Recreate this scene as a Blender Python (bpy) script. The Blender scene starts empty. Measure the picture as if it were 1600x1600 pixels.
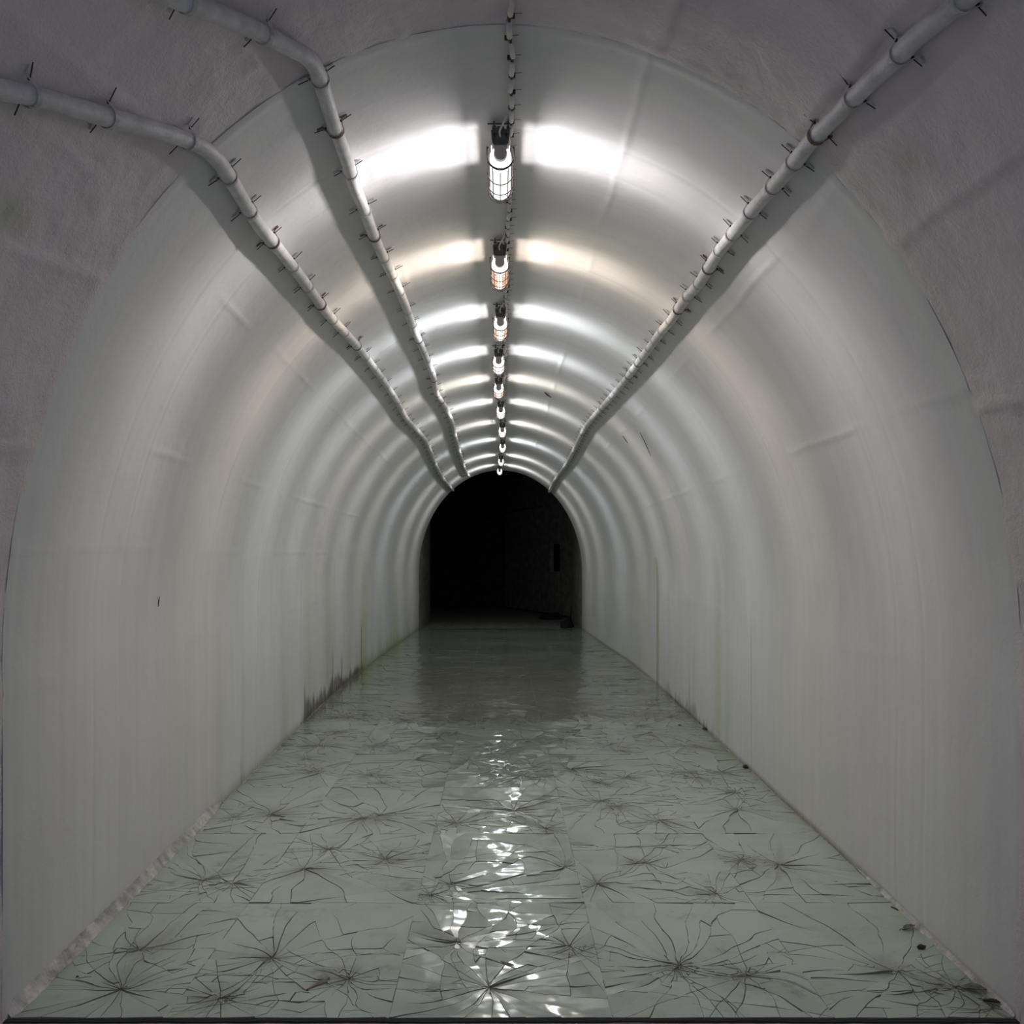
import bpy, bmesh, math, random
import numpy as np
from mathutils import Vector, Matrix
random.seed(7)
RNG = np.random.RandomState(7)
C = bpy.context.scene.collection
SC = bpy.context.scene
PI = math.pi
# ------------------------------------------------------------------ camera, world, exposure
F = 1500.0; VX, VY = 782.0, 866.0; CAMZ = 1.62       # focal length and vanishing point for a 1600 x 1600 frame
cd = bpy.data.cameras.new('camera'); cam = bpy.data.objects.new('camera', cd); C.objects.link(cam)
cd.sensor_width = 36; cd.lens = 36*F/1600
cd.shift_x = (800-VX)/1600; cd.shift_y = (VY-800)/1600
cam.location = (0, 0, CAMZ); cam.rotation_euler = (PI/2, 0, 0); cd.clip_start = 0.05
SC.camera = cam
w = bpy.data.worlds.new('world'); SC.world = w; w.use_nodes = True
w.node_tree.nodes['Background'].inputs[0].default_value = (0.47, 0.57, 0.82, 1)   # dim cool daylight from the portal behind
w.node_tree.nodes['Background'].inputs[1].default_value = 0.85
vs = SC.view_settings
vs.view_transform = 'Standard'; vs.look = 'None'; vs.gamma = 1; vs.use_curve_mapping = False
vs.exposure = 0.1
SC.cycles.max_bounces = 7; SC.cycles.diffuse_bounces = 5
LAMP_W = 10.5

# ------------------------------------------------------------------ noise
_T = RNG.rand(64, 64)
def vnoise(x, y):
    x = np.asarray(x, float); y = np.asarray(y, float)
    xi = np.floor(x).astype(int); yi = np.floor(y).astype(int)
    fx = x-xi; fy = y-yi; fx = fx*fx*(3-2*fx); fy = fy*fy*(3-2*fy)
    a = _T[xi % 64, yi % 64]; b = _T[(xi+1) % 64, yi % 64]; c = _T[xi % 64, (yi+1) % 64]; d = _T[(xi+1) % 64, (yi+1) % 64]
    return (a*(1-fx)+b*fx)*(1-fy)+(c*(1-fx)+d*fx)*fy-0.5
def fbm(x, y, n=4):
    s = 0; a = 1.0
    for i in range(n):
        s = s+a*vnoise(x*(2**i)+17.3*i, y*(2**i)+9.1*i); a *= 0.5
    return s

# ------------------------------------------------------------------ the tunnel's profile
YJ, YF, YB = 3.32, 20.95, -2.0     # joint to the flared front section, far mouth, open rear
H, ZC, BB = 3.45, 1.23, 2.22
def ypix(y): return F*CAMZ/(y-VY)
LT = [(1596,1.715),(1496,1.741),(1438,1.752),(1381,1.765),(1340,1.78),(1279,1.812),(1200,1.848),(1135,1.90),(1100,1.94),(1056,1.945),(1023,1.93),(1002,1.86),(982,1.774)]
RT = [(1597,1.795),(1530,1.80),(1472,1.815),(1421,1.822),(1361,1.842),(1305,1.852),(1264,1.86),(1224,1.876),(1198,1.883),(1156,1.895),(1116,1.915),(1078,1.945),(1052,1.965),(1028,1.95),(1012,1.87),(982,1.774)]
LTy = [ypix(p[0]) for p in LT]; LTa = [p[1] for p in LT]
RTy = [ypix(p[0]) for p in RT]; RTa = [p[1] for p in RT]
def smooth_tab(Y, ty, ta):
    Y = np.asarray(Y, float)
    return sum(np.interp(Y+o, ty, ta) for o in (-0.6,-0.3,0,0.3,0.6))/5
def aL(Y):
    Y = np.asarray(Y, float)
    return smooth_tab(Y, LTy, LTa) + np.where(Y < YJ, 0.09*np.clip(YJ-Y, 0, 2), 0)
def aR(Y):
    Y = np.asarray(Y, float)
    return smooth_tab(Y, RTy, RTa) + np.where(Y < YJ, 0.04*np.clip(YJ-Y, 0, 2), 0)
def bb(Y):
    Y = np.asarray(Y, float)
    return BB + np.where(Y < YJ, 0.03*np.clip(YJ-Y, 0, 2), 0)
def surf(phi, Y, inset=0.0):
    """point on the vault, phi 0 = right springing, pi/2 = crown, pi = left springing"""
    a = (aR(Y) if math.cos(phi) >= 0 else aL(Y))-inset
    return Vector((float(a)*math.cos(phi), float(Y), ZC+(float(bb(Y))-inset)*math.sin(phi)))
def surf_normal(phi, Y):
    a = float(aR(Y) if math.cos(phi) >= 0 else aL(Y)); b = float(bb(Y))
    n = Vector((-math.cos(phi)/a, 0, -math.sin(phi)/b)); return n.normalized()
def hit(px, py, inset=0.0):
    """where the sight line of a measured point meets the vault (inset metres inside it); returns phi, Y"""
    dx, dz = (px-VX)/F, (VY-py)/F
    def f(Y):
        a = float(aR(Y) if dx >= 0 else aL(Y))-inset; b = float(bb(Y))-inset
        return (dx*Y/a)**2+((CAMZ+dz*Y-ZC)/b)**2-1
    lo = 1.2
    Y = lo
    while Y < YF and f(Y) < 0: Y += 0.05
    if Y >= YF: Y = YF-0.02
    else:
        l, h = Y-0.05, Y
        for _ in range(20):
            m = (l+h)/2
            if f(m) < 0: l = m
            else: h = m
        Y = (l+h)/2
    x, z = dx*Y, CAMZ+dz*Y
    a = float(aR(Y) if dx >= 0 else aL(Y))-inset; b = float(bb(Y))-inset
    return math.atan2((z-ZC)/b, x/a), Y

# ------------------------------------------------------------------ materials
def mat(name):
    m = bpy.data.materials.new(name); m.use_nodes = True
    return m, m.node_tree, m.node_tree.nodes['Principled BSDF']
def simple(name, col, rough=0.6, metal=0.0, bump=0.0, bscale=80, var=0.0):
    m, t, p = mat(name)
    p.inputs['Base Color'].default_value = (*col, 1); p.inputs['Roughness'].default_value = rough; p.inputs['Metallic'].default_value = metal
    if bump or var:
        tc = t.nodes.new('ShaderNodeTexCoord'); n = t.nodes.new('ShaderNodeTexNoise'); n.inputs['Scale'].default_value = bscale; n.inputs['Detail'].default_value = 4
        t.links.new(tc.outputs['Object'], n.inputs['Vector'])
        if bump:
            b = t.nodes.new('ShaderNodeBump'); b.inputs['Strength'].default_value = bump; b.inputs['Distance'].default_value = 0.01
            t.links.new(n.outputs[0], b.inputs['Height']); t.links.new(b.outputs[0], p.inputs['Normal'])
        if var:
            r = t.nodes.new('ShaderNodeValToRGB'); r.color_ramp.elements[0].position = 0.35; r.color_ramp.elements[1].position = 0.65
            r.color_ramp.elements[0].color = (*[c*(1-var) for c in col], 1); r.color_ramp.elements[1].color = (*[min(1, c*(1+var)) for c in col], 1)
            n2 = t.nodes.new('ShaderNodeTexNoise'); n2.inputs['Scale'].default_value = bscale*0.2; n2.inputs['Detail'].default_value = 5
            t.links.new(tc.outputs['Object'], n2.inputs['Vector']); t.links.new(n2.outputs[0], r.inputs[0]); t.links.new(r.outputs[0], p.inputs['Base Color'])
    return m
def mixrgb(t, fac, a, b, kind='MIX'):
    n = t.nodes.new('ShaderNodeMix'); n.data_type = 'RGBA'; n.blend_type = kind
    for sock, v in ((n.inputs[0], fac), (n.inputs[6], a), (n.inputs[7], b)):
        if hasattr(v, 'is_linked') or isinstance(v, bpy.types.NodeSocket): t.links.new(v, sock)
        elif isinstance(v, tuple): sock.default_value = (*v, 1)
        else: sock.default_value = v
    return n.outputs[2]
def ramp(t, src, p0, p1, v0=0.0, v1=1.0):
    n = t.nodes.new('ShaderNodeMapRange'); n.inputs[1].default_value = p0; n.inputs[2].default_value = p1
    n.inputs[3].default_value = v0; n.inputs[4].default_value = v1; n.interpolation_type = 'SMOOTHSTEP'
    t.links.new(src, n.inputs[0]); return n.outputs[0]
def noise(t, vec, scale, detail=4, rough=0.5):
    n = t.nodes.new('ShaderNodeTexNoise'); n.inputs['Scale'].default_value = scale; n.inputs['Detail'].default_value = detail
    n.inputs['Roughness'].default_value = rough; t.links.new(vec, n.inputs['Vector']); return n.outputs[0]
def scaled(t, vec, s):
    n = t.nodes.new('ShaderNodeMapping'); n.inputs['Scale'].default_value = s; t.links.new(vec, n.inputs['Vector']); return n.outputs[0]

def plaster(name, rough_level, base):
    m, t, p = mat(name)
    tc = t.nodes.new('ShaderNodeTexCoord'); uv = tc.outputs['UV']; ob = tc.outputs['Object']
    streak = noise(t, scaled(t, uv, (9, 0.5, 1)), 1.0, 6, 0.65)
    cloud = noise(t, ob, 1.3, 5, 0.6)
    c = mixrgb(t, ramp(t, streak, 0.3, 0.7), tuple(x*0.955 for x in base), tuple(min(1, x*1.035) for x in base))
    c = mixrgb(t, ramp(t, cloud, 0.35, 0.7, 0, 0.35), c, tuple(x*0.86 for x in base))
    green = noise(t, scaled(t, uv, (1.6, 0.35, 1)), 1.0, 3)
    c = mixrgb(t, ramp(t, green, 0.45, 0.75, 0, 0.25), c, (base[0]*0.86, base[1]*0.96, base[2]*0.82))
    am = t.nodes.new('ShaderNodeAttribute'); am.attribute_name = 'moss'
    ag = t.nodes.new('ShaderNodeAttribute'); ag.attribute_name = 'grime_shade'
    fine = noise(t, scaled(t, uv, (26, 3, 1)), 1.0, 5, 0.7)
    def mul(a, b):
        n = t.nodes.new('ShaderNodeMath'); n.operation = 'MULTIPLY'; t.links.new(a, n.inputs[0])
        if isinstance(b, float): n.inputs[1].default_value = b
        else: t.links.new(b, n.inputs[1])
        return n.outputs[0]
    c = mixrgb(t, mul(am.outputs['Fac'], ramp(t, fine, 0.25, 0.65, 0.35, 1)), c, (0.36, 0.42, 0.23))
    c = mixrgb(t, mul(ag.outputs['Fac'], ramp(t, fine, 0.2, 0.6, 0.3, 1)), c, (0.10, 0.085, 0.08))
    t.links.new(c, p.inputs['Base Color'])
    p.inputs['Roughness'].default_value = 0.7
    p.inputs['Specular IOR Level'].default_value = 0.3
    n1 = noise(t, ob, 130, 3); n2 = noise(t, ob, 28 if rough_level < .5 else 17, 7, 0.62); n3 = noise(t, ob, 4.0, 3)
    b1 = t.nodes.new('ShaderNodeBump'); b1.inputs['Strength'].default_value = 0.25+0.3*rough_level; b1.inputs['Distance'].default_value = 0.002+0.002*rough_level
    b2 = t.nodes.new('ShaderNodeBump'); b2.inputs['Strength'].default_value = 0.2+0.45*rough_level; b2.inputs['Distance'].default_value = 0.007+0.008*rough_level
    b3 = t.nodes.new('ShaderNodeBump'); b3.inputs['Strength'].default_value = 0.25; b3.inputs['Distance'].default_value = 0.03
    t.links.new(n1, b1.inputs['Height']); t.links.new(n2, b2.inputs['Height']); t.links.new(n3, b3.inputs['Height'])
    t.links.new(b3.outputs[0], b2.inputs['Normal']); t.links.new(b2.outputs[0], b1.inputs['Normal']); t.links.new(b1.outputs[0], p.inputs['Normal'])
    return m
M = {}
M['wall'] = plaster('painted_plaster', 0.0, (0.685, 0.678, 0.67))
M['rough'] = plaster('rough_plaster', 1.0, (0.74, 0.67, 0.665))
M['pipe'] = simple('painted_pipe', (0.60, 0.585, 0.58), 0.55, 0, 0.25, 90, 0.12)
M['cable_white'] = simple('cable_sleeve_paint', (0.62, 0.60, 0.57), 0.6, 0, 0.2, 150, 0.1)
M['strap'] = simple('painted_strap', (0.50, 0.48, 0.46), 0.55, 0, 0.2, 200, 0.2)
M['nail'] = simple('rusty_nail', (0.035, 0.024, 0.020), 0.7)
M['rust'] = simple('rust_strap', (0.13, 0.07, 0.045), 0.8, 0, 0.3, 300, 0.4)
M['darkmetal'] = simple('dark_olive_metal', (0.085, 0.088, 0.07), 0.45, 0.1, 0.2, 200)
M['cap'] = simple('grey_lamp_cap', (0.48, 0.42, 0.39), 0.5)
M['reflector'] = simple('lamp_reflector', (0.55, 0.50, 0.52), 0.35, 0.3)
M['wire'] = simple('cage_wire', (0.06, 0.045, 0.045), 0.4, 0.6)
M['blackcable'] = simple('black_rubber', (0.015, 0.015, 0.015), 0.5)
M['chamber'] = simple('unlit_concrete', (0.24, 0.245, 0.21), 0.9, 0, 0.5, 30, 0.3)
M['chamberdark'] = simple('shade_dark_concrete', (0.04, 0.04, 0.042), 0.95, 0, 0.5, 30, 0.3)  # near-black colour stands in for the darkness of the chamber
M['rubble'] = simple('black_rubble', (0.012, 0.011, 0.011), 0.9)
M['leaf'] = simple('dead_leaf', (0.035, 0.024, 0.012), 0.8, 0, 0.4, 120, 0.5)
M['chip'] = simple('mortar_chip', (0.22, 0.19, 0.165), 0.9, 0, 0.4, 120, 0.3)
M['fillet'] = simple('mortar_fillet', (0.50, 0.48, 0.455), 0.9, 0, 0.9, 60, 0.35)
M['black_edge'] = simple('black_threshold', (0.008, 0.008, 0.009), 0.8)
# lower landing in front of the glass floor: wet slate-blue screed
def glassy(name, cols, rough, dirt=0.8):
    m, t, p = mat(name)
    tc = t.nodes.new('ShaderNodeTexCoord'); geo = t.nodes.new('ShaderNodeNewGeometry'); pos = geo.outputs['Position']
    rid = t.nodes.new('ShaderNodeAttribute'); rid.attribute_name = 'tone'
    c = mixrgb(t, rid.outputs['Fac'], cols[0], cols[1])
    sy = t.nodes.new('ShaderNodeSeparateXYZ'); t.links.new(pos, sy.inputs[0])
    # glass colour mixed darker with distance, and again past the ninth metre
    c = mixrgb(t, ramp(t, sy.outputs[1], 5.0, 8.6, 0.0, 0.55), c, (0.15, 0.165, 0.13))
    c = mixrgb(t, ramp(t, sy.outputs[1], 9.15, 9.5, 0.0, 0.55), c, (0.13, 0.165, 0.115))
    cl = noise(t, pos, 0.9, 4, 0.6)
    c = mixrgb(t, ramp(t, cl, 0.4, 0.7, 0, 0.25), c, cols[2])
    d1 = noise(t, pos, 2.6, 8, 0.68); d2 = noise(t, pos, 14, 6, 0.7)
    dd = t.nodes.new('ShaderNodeMath'); dd.operation = 'MULTIPLY'
    t.links.new(ramp(t, d1, 0.5, 0.72), dd.inputs[0]); t.links.new(ramp(t, d2, 0.35, 0.75), dd.inputs[1])
    at = t.nodes.new('ShaderNodeAttribute'); at.attribute_name = 'dirt'  # also carries the dark mouth's reflection painted on the far centre
    mx = t.nodes.new('ShaderNodeMath'); mx.operation = 'MULTIPLY_ADD'; mx.inputs[1].default_value = dirt; mx.use_clamp = True
    fn = t.nodes.new('ShaderNodeMath'); fn.operation = 'MULTIPLY'
    t.links.new(at.outputs['Fac'], fn.inputs[0]); t.links.new(ramp(t, d2, 0.25, 0.6, 0.35, 1.0), fn.inputs[1])
    t.links.new(dd.outputs[0], mx.inputs[0]); t.links.new(fn.outputs[0], mx.inputs[2])
    c = mixrgb(t, mx.outputs[0], c, (0.15, 0.12, 0.105))
    am = t.nodes.new('ShaderNodeAttribute'); am.attribute_name = 'moss'
    c = mixrgb(t, am.outputs['Fac'], c, (0.17, 0.22, 0.09))
    t.links.new(c, p.inputs['Base Color'])
    r = t.nodes.new('ShaderNodeMath'); r.operation = 'MULTIPLY_ADD'; r.inputs[1].default_value = 0.25; r.inputs[2].default_value = rough; r.use_clamp = True
    t.links.new(mx.outputs[0], r.inputs[0]); t.links.new(r.outputs[0], p.inputs['Roughness'])
    p.inputs['IOR'].default_value = 1.7
    cb = t.nodes.new('ShaderNodeCombineXYZ')
    for k in range(3): t.links.new(rid.outputs['Fac'], cb.inputs[k])
    ml = t.nodes.new('ShaderNodeVectorMath'); ml.operation = 'MULTIPLY_ADD'; ml.inputs[1].default_value = (50, 73, 91)
    t.links.new(cb.outputs[0], ml.inputs[0]); t.links.new(pos, ml.inputs[2])      # every shard sits a little differently
    b = t.nodes.new('ShaderNodeBump'); b.inputs['Strength'].default_value = 1.0; b.inputs['Distance'].default_value = 0.011
    t.links.new(noise(t, ml.outputs[0], 3.8, 1.5), b.inputs['Height'])
    le = t.nodes.new('ShaderNodeAttribute'); le.attribute_name = 'lean'           # each shard lies at its own slight angle
    ad = t.nodes.new('ShaderNodeVectorMath'); ad.operation = 'ADD'; t.links.new(geo.outputs['Normal'], ad.inputs[0]); t.links.new(le.outputs['Vector'], ad.inputs[1])
    nm = t.nodes.new('ShaderNodeVectorMath'); nm.operation = 'NORMALIZE'; t.links.new(ad.outputs[0], nm.inputs[0])
    t.links.new(nm.outputs[0], b.inputs['Normal']); t.links.new(b.outputs[0], p.inputs['Normal'])
    return m
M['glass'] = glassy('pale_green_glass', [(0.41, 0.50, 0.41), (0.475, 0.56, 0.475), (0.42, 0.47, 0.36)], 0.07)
M['bed'] = simple('crack_dirt', (0.32, 0.265, 0.24), 0.85, 0, 0.3, 60, 0.4)
M['glassedge'] = simple('glass_broken_edge', (0.25, 0.25, 0.215), 0.6)
M['landing'] = simple('slate_landing', (0.12, 0.14, 0.17), 0.25, 0, 0.2, 40, 0.2)
M['brownstain'] = simple('brown_scab', (0.08, 0.05, 0.045), 0.6, 0, 0.4, 60, 0.4)
def emit(name, white, side, sidefac, strength):
    m = bpy.data.materials.new(name); m.use_nodes = True; t = m.node_tree
    for n in list(t.nodes): t.nodes.remove(n)
    o = t.nodes.new('ShaderNodeOutputMaterial'); e = t.nodes.new('ShaderNodeEmission'); t.links.new(e.outputs[0], o.inputs[0])
    tc = t.nodes.new('ShaderNodeTexCoord'); sp = t.nodes.new('ShaderNodeSeparateXYZ'); t.links.new(tc.outputs['Object'], sp.inputs[0])
    def math_(op, a, b=None):
        n = t.nodes.new('ShaderNodeMath'); n.operation = op
        for i, v in enumerate((a, b)):
            if v is None: continue
            if isinstance(v, float): n.inputs[i].default_value = v
            else: t.links.new(v, n.inputs[i])
        return n.outputs[0]
    ab = math_('ABSOLUTE', sp.outputs[0])
    side_m = ramp(t, ab, 0.007, 0.017)
    end_m = ramp(t, sp.outputs[1], 0.05, 0.085)
    nz = noise(t, scaled(t, tc.outputs['Object'], (150, 55, 150)), 1.0, 3)
    mm = math_('MULTIPLY', math_('MULTIPLY', side_m, end_m), math_('MULTIPLY', ramp(t, nz, 0.38, 0.52, 0.45, 1.0), float(sidefac)))
    c = mixrgb(t, mm, tuple(x*strength for x in white), side)
    c = mixrgb(t, end_m, tuple(x*5.0 for x in white), c)
    t.links.new(c, e.inputs[0]); e.inputs[1].default_value = 1.0
    return m
M['glow_white'] = emit('lit_white_glass', (1, 0.97, 0.98), (0.95, 0.80, 0.72), 0.45, 1.7)
M['glow_orange'] = emit('lit_amber_glass', (1, 0.98, 0.96), (0.72, 0.34, 0.17), 1.0, 1.6)
M['glow_pink'] = emit('lit_pinkish_glass', (1, 0.97, 0.98), (0.85, 0.52, 0.36), 0.95, 1.7)
M['glow_tube'] = emit('lit_tube', (0.97, 0.98, 1.0), (1, 1, 1), 0.0, 6.0)

# ------------------------------------------------------------------ object helpers
def link(name, me, m=None, parent=None, smooth=False):
    o = bpy.data.objects.new(name, me); C.objects.link(o)
    if m is not None:
        for mm in (m if isinstance(m, (list, tuple)) else [m]): me.materials.append(mm)
    if parent is not None: o.parent = parent
    if smooth: me.polygons.foreach_set('use_smooth', [True]*len(me.polygons))
    return o
def pyobj(name, v, f, m, parent=None, smooth=False):
    me = bpy.data.meshes.new(name); me.from_pydata([tuple(p) for p in v], [], f); me.update()
    return link(name, me, m, parent, smooth)
def empty(name, loc=(0, 0, 0), rz=0):
    o = bpy.data.objects.new(name, None); C.objects.link(o); o.location = loc; o.rotation_euler = (0, 0, rz); o.empty_display_size = 0.1; return o
def tag(o, label, cat=None, group=None, kind=None):
    if label: o['label'] = label
    if cat: o['category'] = cat
    if group: o['group'] = group
    if kind: o['kind'] = kind
    return o
class MB:
    def __init__(s): s.v = []; s.f = []
    def box(s, c, d, M4=None):
        b = len(s.v); c = Vector(c)
        for x in (-.5, .5):
            for y in (-.5, .5):
                for z in (-.5, .5):
                    p = Vector((x*d[0], y*d[1], z*d[2]))
                    if M4: p = M4 @ p
                    s.v.append(c+p)
        s.f += [[b+i for i in q] for q in ((0,1,3,2),(4,6,7,5),(0,4,5,1),(2,3,7,6),(0,2,6,4),(1,5,7,3))]
    def prism(s, poly, y0, y1):     # polygon in x,z extruded along y
        b = len(s.v); n = len(poly)
        for y in (y0, y1):
            for x, z in poly: s.v.append(Vector((x, y, z)))
        s.f.append([b+i for i in range(n)]); s.f.append([b+n+i for i in reversed(range(n))])
        for i in range(n):
            j = (i+1) % n; s.f.append([b+j, b+i, b+n+i, b+n+j])
    def tube(s, path, r, seg=10, caps=True, ref=None):
        path = [Vector(p) for p in path]; b = len(s.v); n = len(path)
        prev = Vector(ref) if ref is not None else None
        for i, p in enumerate(path):
            t = (path[min(i+1, n-1)]-path[max(i-1, 0)]).normalized()
            if prev is None: prev = t.orthogonal()
            u = (prev-t*prev.dot(t)); u = u.normalized() if u.length > 1e-6 else t.orthogonal().normalized(); prev = u
            vv = t.cross(u); rr = r[i] if isinstance(r, (list, tuple)) else r
            for k in range(seg):
                a = 2*PI*k/seg; s.v.append(p+(u*math.cos(a)+vv*math.sin(a))*rr)
        for i in range(n-1):
            for k in range(seg):
                k2 = (k+1) % seg; s.f.append([b+i*seg+k, b+i*seg+k2, b+(i+1)*seg+k2, b+(i+1)*seg+k])
        if caps:
            s.f.append([b+k for k in reversed(range(seg))]); s.f.append([b+(n-1)*seg+k for k in range(seg)])
    def strip(s, path, wdir, width, thick, ndirs):   # a bent flat strap
        b = len(s.v); n = len(path); wd = Vector(wdir).normalized()
        for p, nd in zip(path, ndirs):
            p = Vector(p)
            for a, c in ((-.5, 0), (.5, 0), (.5, 1), (-.5, 1)): s.v.append(p+wd*(a*width)+nd*(c*thick))
        for i in range(n-1):
            for k in range(4):
                k2 = (k+1) % 4; s.f.append([b+i*4+k, b+i*4+k2, b+(i+1)*4+k2, b+(i+1)*4+k])
        s.f.append([b+3, b+2, b+1, b]); s.f.append([b+(n-1)*4+k for k in range(4)])
    def build(s, name, m, parent=None, smooth=False): return pyobj(name, s.v, s.f, m, parent, smooth)
def catmull(P, per=6):
    P = [Vector(p) for p in P]; out = []
    for i in range(len(P)-1):
        p0 = P[max(i-1, 0)]; p1 = P[i]; p2 = P[i+1]; p3 = P[min(i+2, len(P)-1)]
        for k in range(per):
            t = k/per
            out.append(0.5*((2*p1)+(p2-p0)*t+(2*p0-5*p1+4*p2-p3)*t*t+(3*p1-p0-3*p2+p3)*t*t*t))
    out.append(P[-1]); return out

# ------------------------------------------------------------------ lining of the tunnel
PHW = 0.16        # the walls run up to this angle above the springing, the ceiling takes over from there
def gauss(x, c, s): return np.exp(-((x-c)/s)**2)
def lining(name, side, Y0, Y1, dy, m, front):
    """side: -1 left wall, +1 right wall, 0 ceiling"""
    ny = max(2, int(round((Y1-Y0)/dy))+1); Ys = np.linspace(Y0, Y1, ny)
    if dy == 0.03: Ys = np.concatenate([np.arange(Y0, 8.6, 0.0125), np.arange(8.6, Y1, 0.03), [Y1]]); ny = len(Ys)
    if side == 0:
        n = 330 if front else 400; ph = np.linspace(PHW, PI-PHW, n)
        phis = ph; zlow = None
    else:
        n1 = 40; n2 = 22 if front else 12
        zz = np.linspace(-0.06, ZC, n1, endpoint=False)
        phis = np.concatenate([np.zeros(n1), np.linspace(0, PHW, n2)]); zlow = zz
        if side < 0: phis = PI-phis
        if side < 0: pass
    n = len(phis)
    YY, PP = np.meshgrid(Ys, phis, indexing='ij')
    aa = np.where(np.cos(PP) >= 0, aR(YY), aL(YY)); b_ = bb(YY)
    X = aa*np.cos(PP); Z = ZC+b_*np.sin(PP)
    if side != 0:
        Z[:, :len(zlow)] = zlow[None, :]
        X[:, :len(zlow)] *= (1+0.004*(ZC-zlow)[None, :])*0+1
    # signed arc length from the crown, for the texture and the relief
    arc = np.where(Z < ZC, (ZC-Z)+2.95, 0)
    th = np.abs(PP-PI/2); arc = np.where(Z >= ZC, th*1.88, arc)*np.where(np.cos(PP) >= 0, 1, -1)
    nx = -np.cos(PP)/aa; nz = -np.sin(PP)/b_
    if side != 0: nz[:, :len(zlow)] = 0
    L = np.sqrt(nx**2+nz**2); nx /= L; nz /= L
    d = 0.005*fbm(YY*1.3+3, arc*1.1+5, 5)+0.002*np.clip(fbm(YY*9, arc*9, 3)-0.25, 0, 1)*(YY < 9)
    # ring joints between castings
    for yj, am in ((4.12, 0.005), (4.42, 0.003), (5.9, 0.004), (7.3, 0.004), (9.1, 0.003), (11.6, 0.003), (14.2, 0.003)):
        d = d-am*gauss(YY, yj+0.03*fbm(arc*1.5, YY*0+yj, 2), 0.012)
    for aj, am in ((0.55, 0.004), (-0.62, 0.004), (1.35, 0.003), (-1.5, 0.004), (2.1, 0.003), (-2.2, 0.003), (3.05, 0.003), (-3.05, 0.003), (-2.6, 0.003)):
        wob = 0.02*fbm(YY*2, YY*0+aj*3, 2)
        d = d+am*1.3*gauss(arc, aj+wob, 0.012)*np.clip(0.5+2.5*fbm(YY*1.7, YY*0+aj, 2), 0, 1.2)
    if front:
        d = d+0.018*fbm(YY*2.6, arc*3.6, 6)+0.0035*fbm(YY*16, arc*22, 3)
        for aj in (-2.75, -2.3, -1.75, -1.25, -0.85, -0.35, 0.6, 1.15, 1.6, 2.2, 2.7):
            wob = 0.05*fbm(YY*1.2, YY*0+aj*5, 3)+0.12*(YY-YJ)*(aj < 0)
            g = (arc-(aj+wob))
            d = d+0.012*np.exp(-np.abs(g)/0.03)*(g < 0)+0.012*np.exp(-(g/0.012)**2)*(g >= 0)
        d = d
    else:
        # lip of plaster where the front section is dressed against the lining
        d = d+0.0035*gauss(YY, YJ+0.03, 0.025)*np.clip(0.4+1.6*fbm(arc*3, YY*0, 4), 0, 2)
    if front: d = d*np.clip((YJ+0.02-YY)/0.06, 0, 1)-0.0004
    X = X+nx*d; Z = Z+nz*d
    V = np.stack([X, YY, Z], -1).reshape(-1, 3)
    idx = np.arange(ny*n).reshape(ny, n)
    q = np.stack([idx[:-1, :-1], idx[:-1, 1:], idx[1:, 1:], idx[1:, :-1]], -1).reshape(-1, 4)
    me = bpy.data.meshes.new(name)
    me.vertices.add(len(V)); me.vertices.foreach_set('co', V.ravel())
    me.loops.add(q.size); me.loops.foreach_set('vertex_index', q.ravel().astype(np.int32))
    me.polygons.add(len(q)); me.polygons.foreach_set('loop_start', np.arange(0, q.size, 4, dtype=np.int32)); 
    me.update(calc_edges=True); me.validate()
    uvl = me.uv_layers.new(name='UVMap'); UV = np.stack([YY, arc], -1).reshape(-1, 2)
    li = np.zeros(len(me.loops), np.int32); me.loops.foreach_get('vertex_index', li)
    uvl.data.foreach_set('uv', UV[li].ravel().astype(np.float32))
    # stains
    moss = np.zeros_like(YY); gr = np.zeros_like(YY)
    lowz = np.clip(1-Z/1.9, 0, 1)
    if not front:
        if side < 0:
            for yc, s, k in ((8.35, .22, .45), (9.6, .3, .5), (10.9, .35, .75), (12.3, .25, .45), (13.6, .4, .7), (15.4, .3, .4), (17.2, .5, .55), (6.2, .12, .25), (6.85, .05, .4)):
                moss += 1.0*k*gauss(YY, yc, s)*np.clip(lowz+0.3*fbm(YY*4, YY*0+3, 2), 0, 1)
            for yc, s, k, zt in ((9.35, .035, 1.0, .42), (11.1, .03, .8, .6), (11.75, .045, .9, .45), (13.4, .03, 1.0, .75), (10.4, .02, .5, .25), (6.8, .012, .5, .25)):
                gr += k*gauss(YY, yc, s)*np.clip((zt-Z)/0.2, 0, 1)
            base = np.clip((0.16+0.16*fbm(YY*7, YY*0+8, 3)-Z)/0.08, 0, 1)
            gr += 0.9*base*np.clip((YY-9.1)/0.4, 0, 1)*np.clip((13.7-YY)/0.4, 0, 1)
            moss += 0.7*np.clip((0.22+0.15*fbm(YY*5, YY*0+2, 2)-Z)/0.2, 0, 1)*np.clip((YY-12.5)/1, 0, 1)
            gr += 0.35*np.clip((0.05-Z)/0.03, 0, 1)*(YY > 5)
        if side > 0:
            for yc, s, k in ((11.9, .10, .9), (8.35, .16, .45), (8.0, .1, .3), (13.6, .4, .25), (17.5, 1.0, .2)):
                moss += k*gauss(YY, yc, s)*np.clip(1.4-Z/1.6+0.3*fbm(YY*4, YY*0+3, 2), 0, 1)
            moss += 0.95*gauss(YY, 11.93, .035)*(Z < 1.7)
            for yc, s, k, zt in ((9.75, .025, .6, .5), (9.5, .02, .3, .9), (7.2, .012, .35, 1.3), (11.95, .02, .4, 1.4)):
                gr += k*gauss(YY, yc, s)*np.clip((zt-Z)/0.3, 0, 1)
            base = np.clip((0.10+0.16*fbm(YY*7, YY*0+8, 3)-Z)/0.08, 0, 1)
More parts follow.
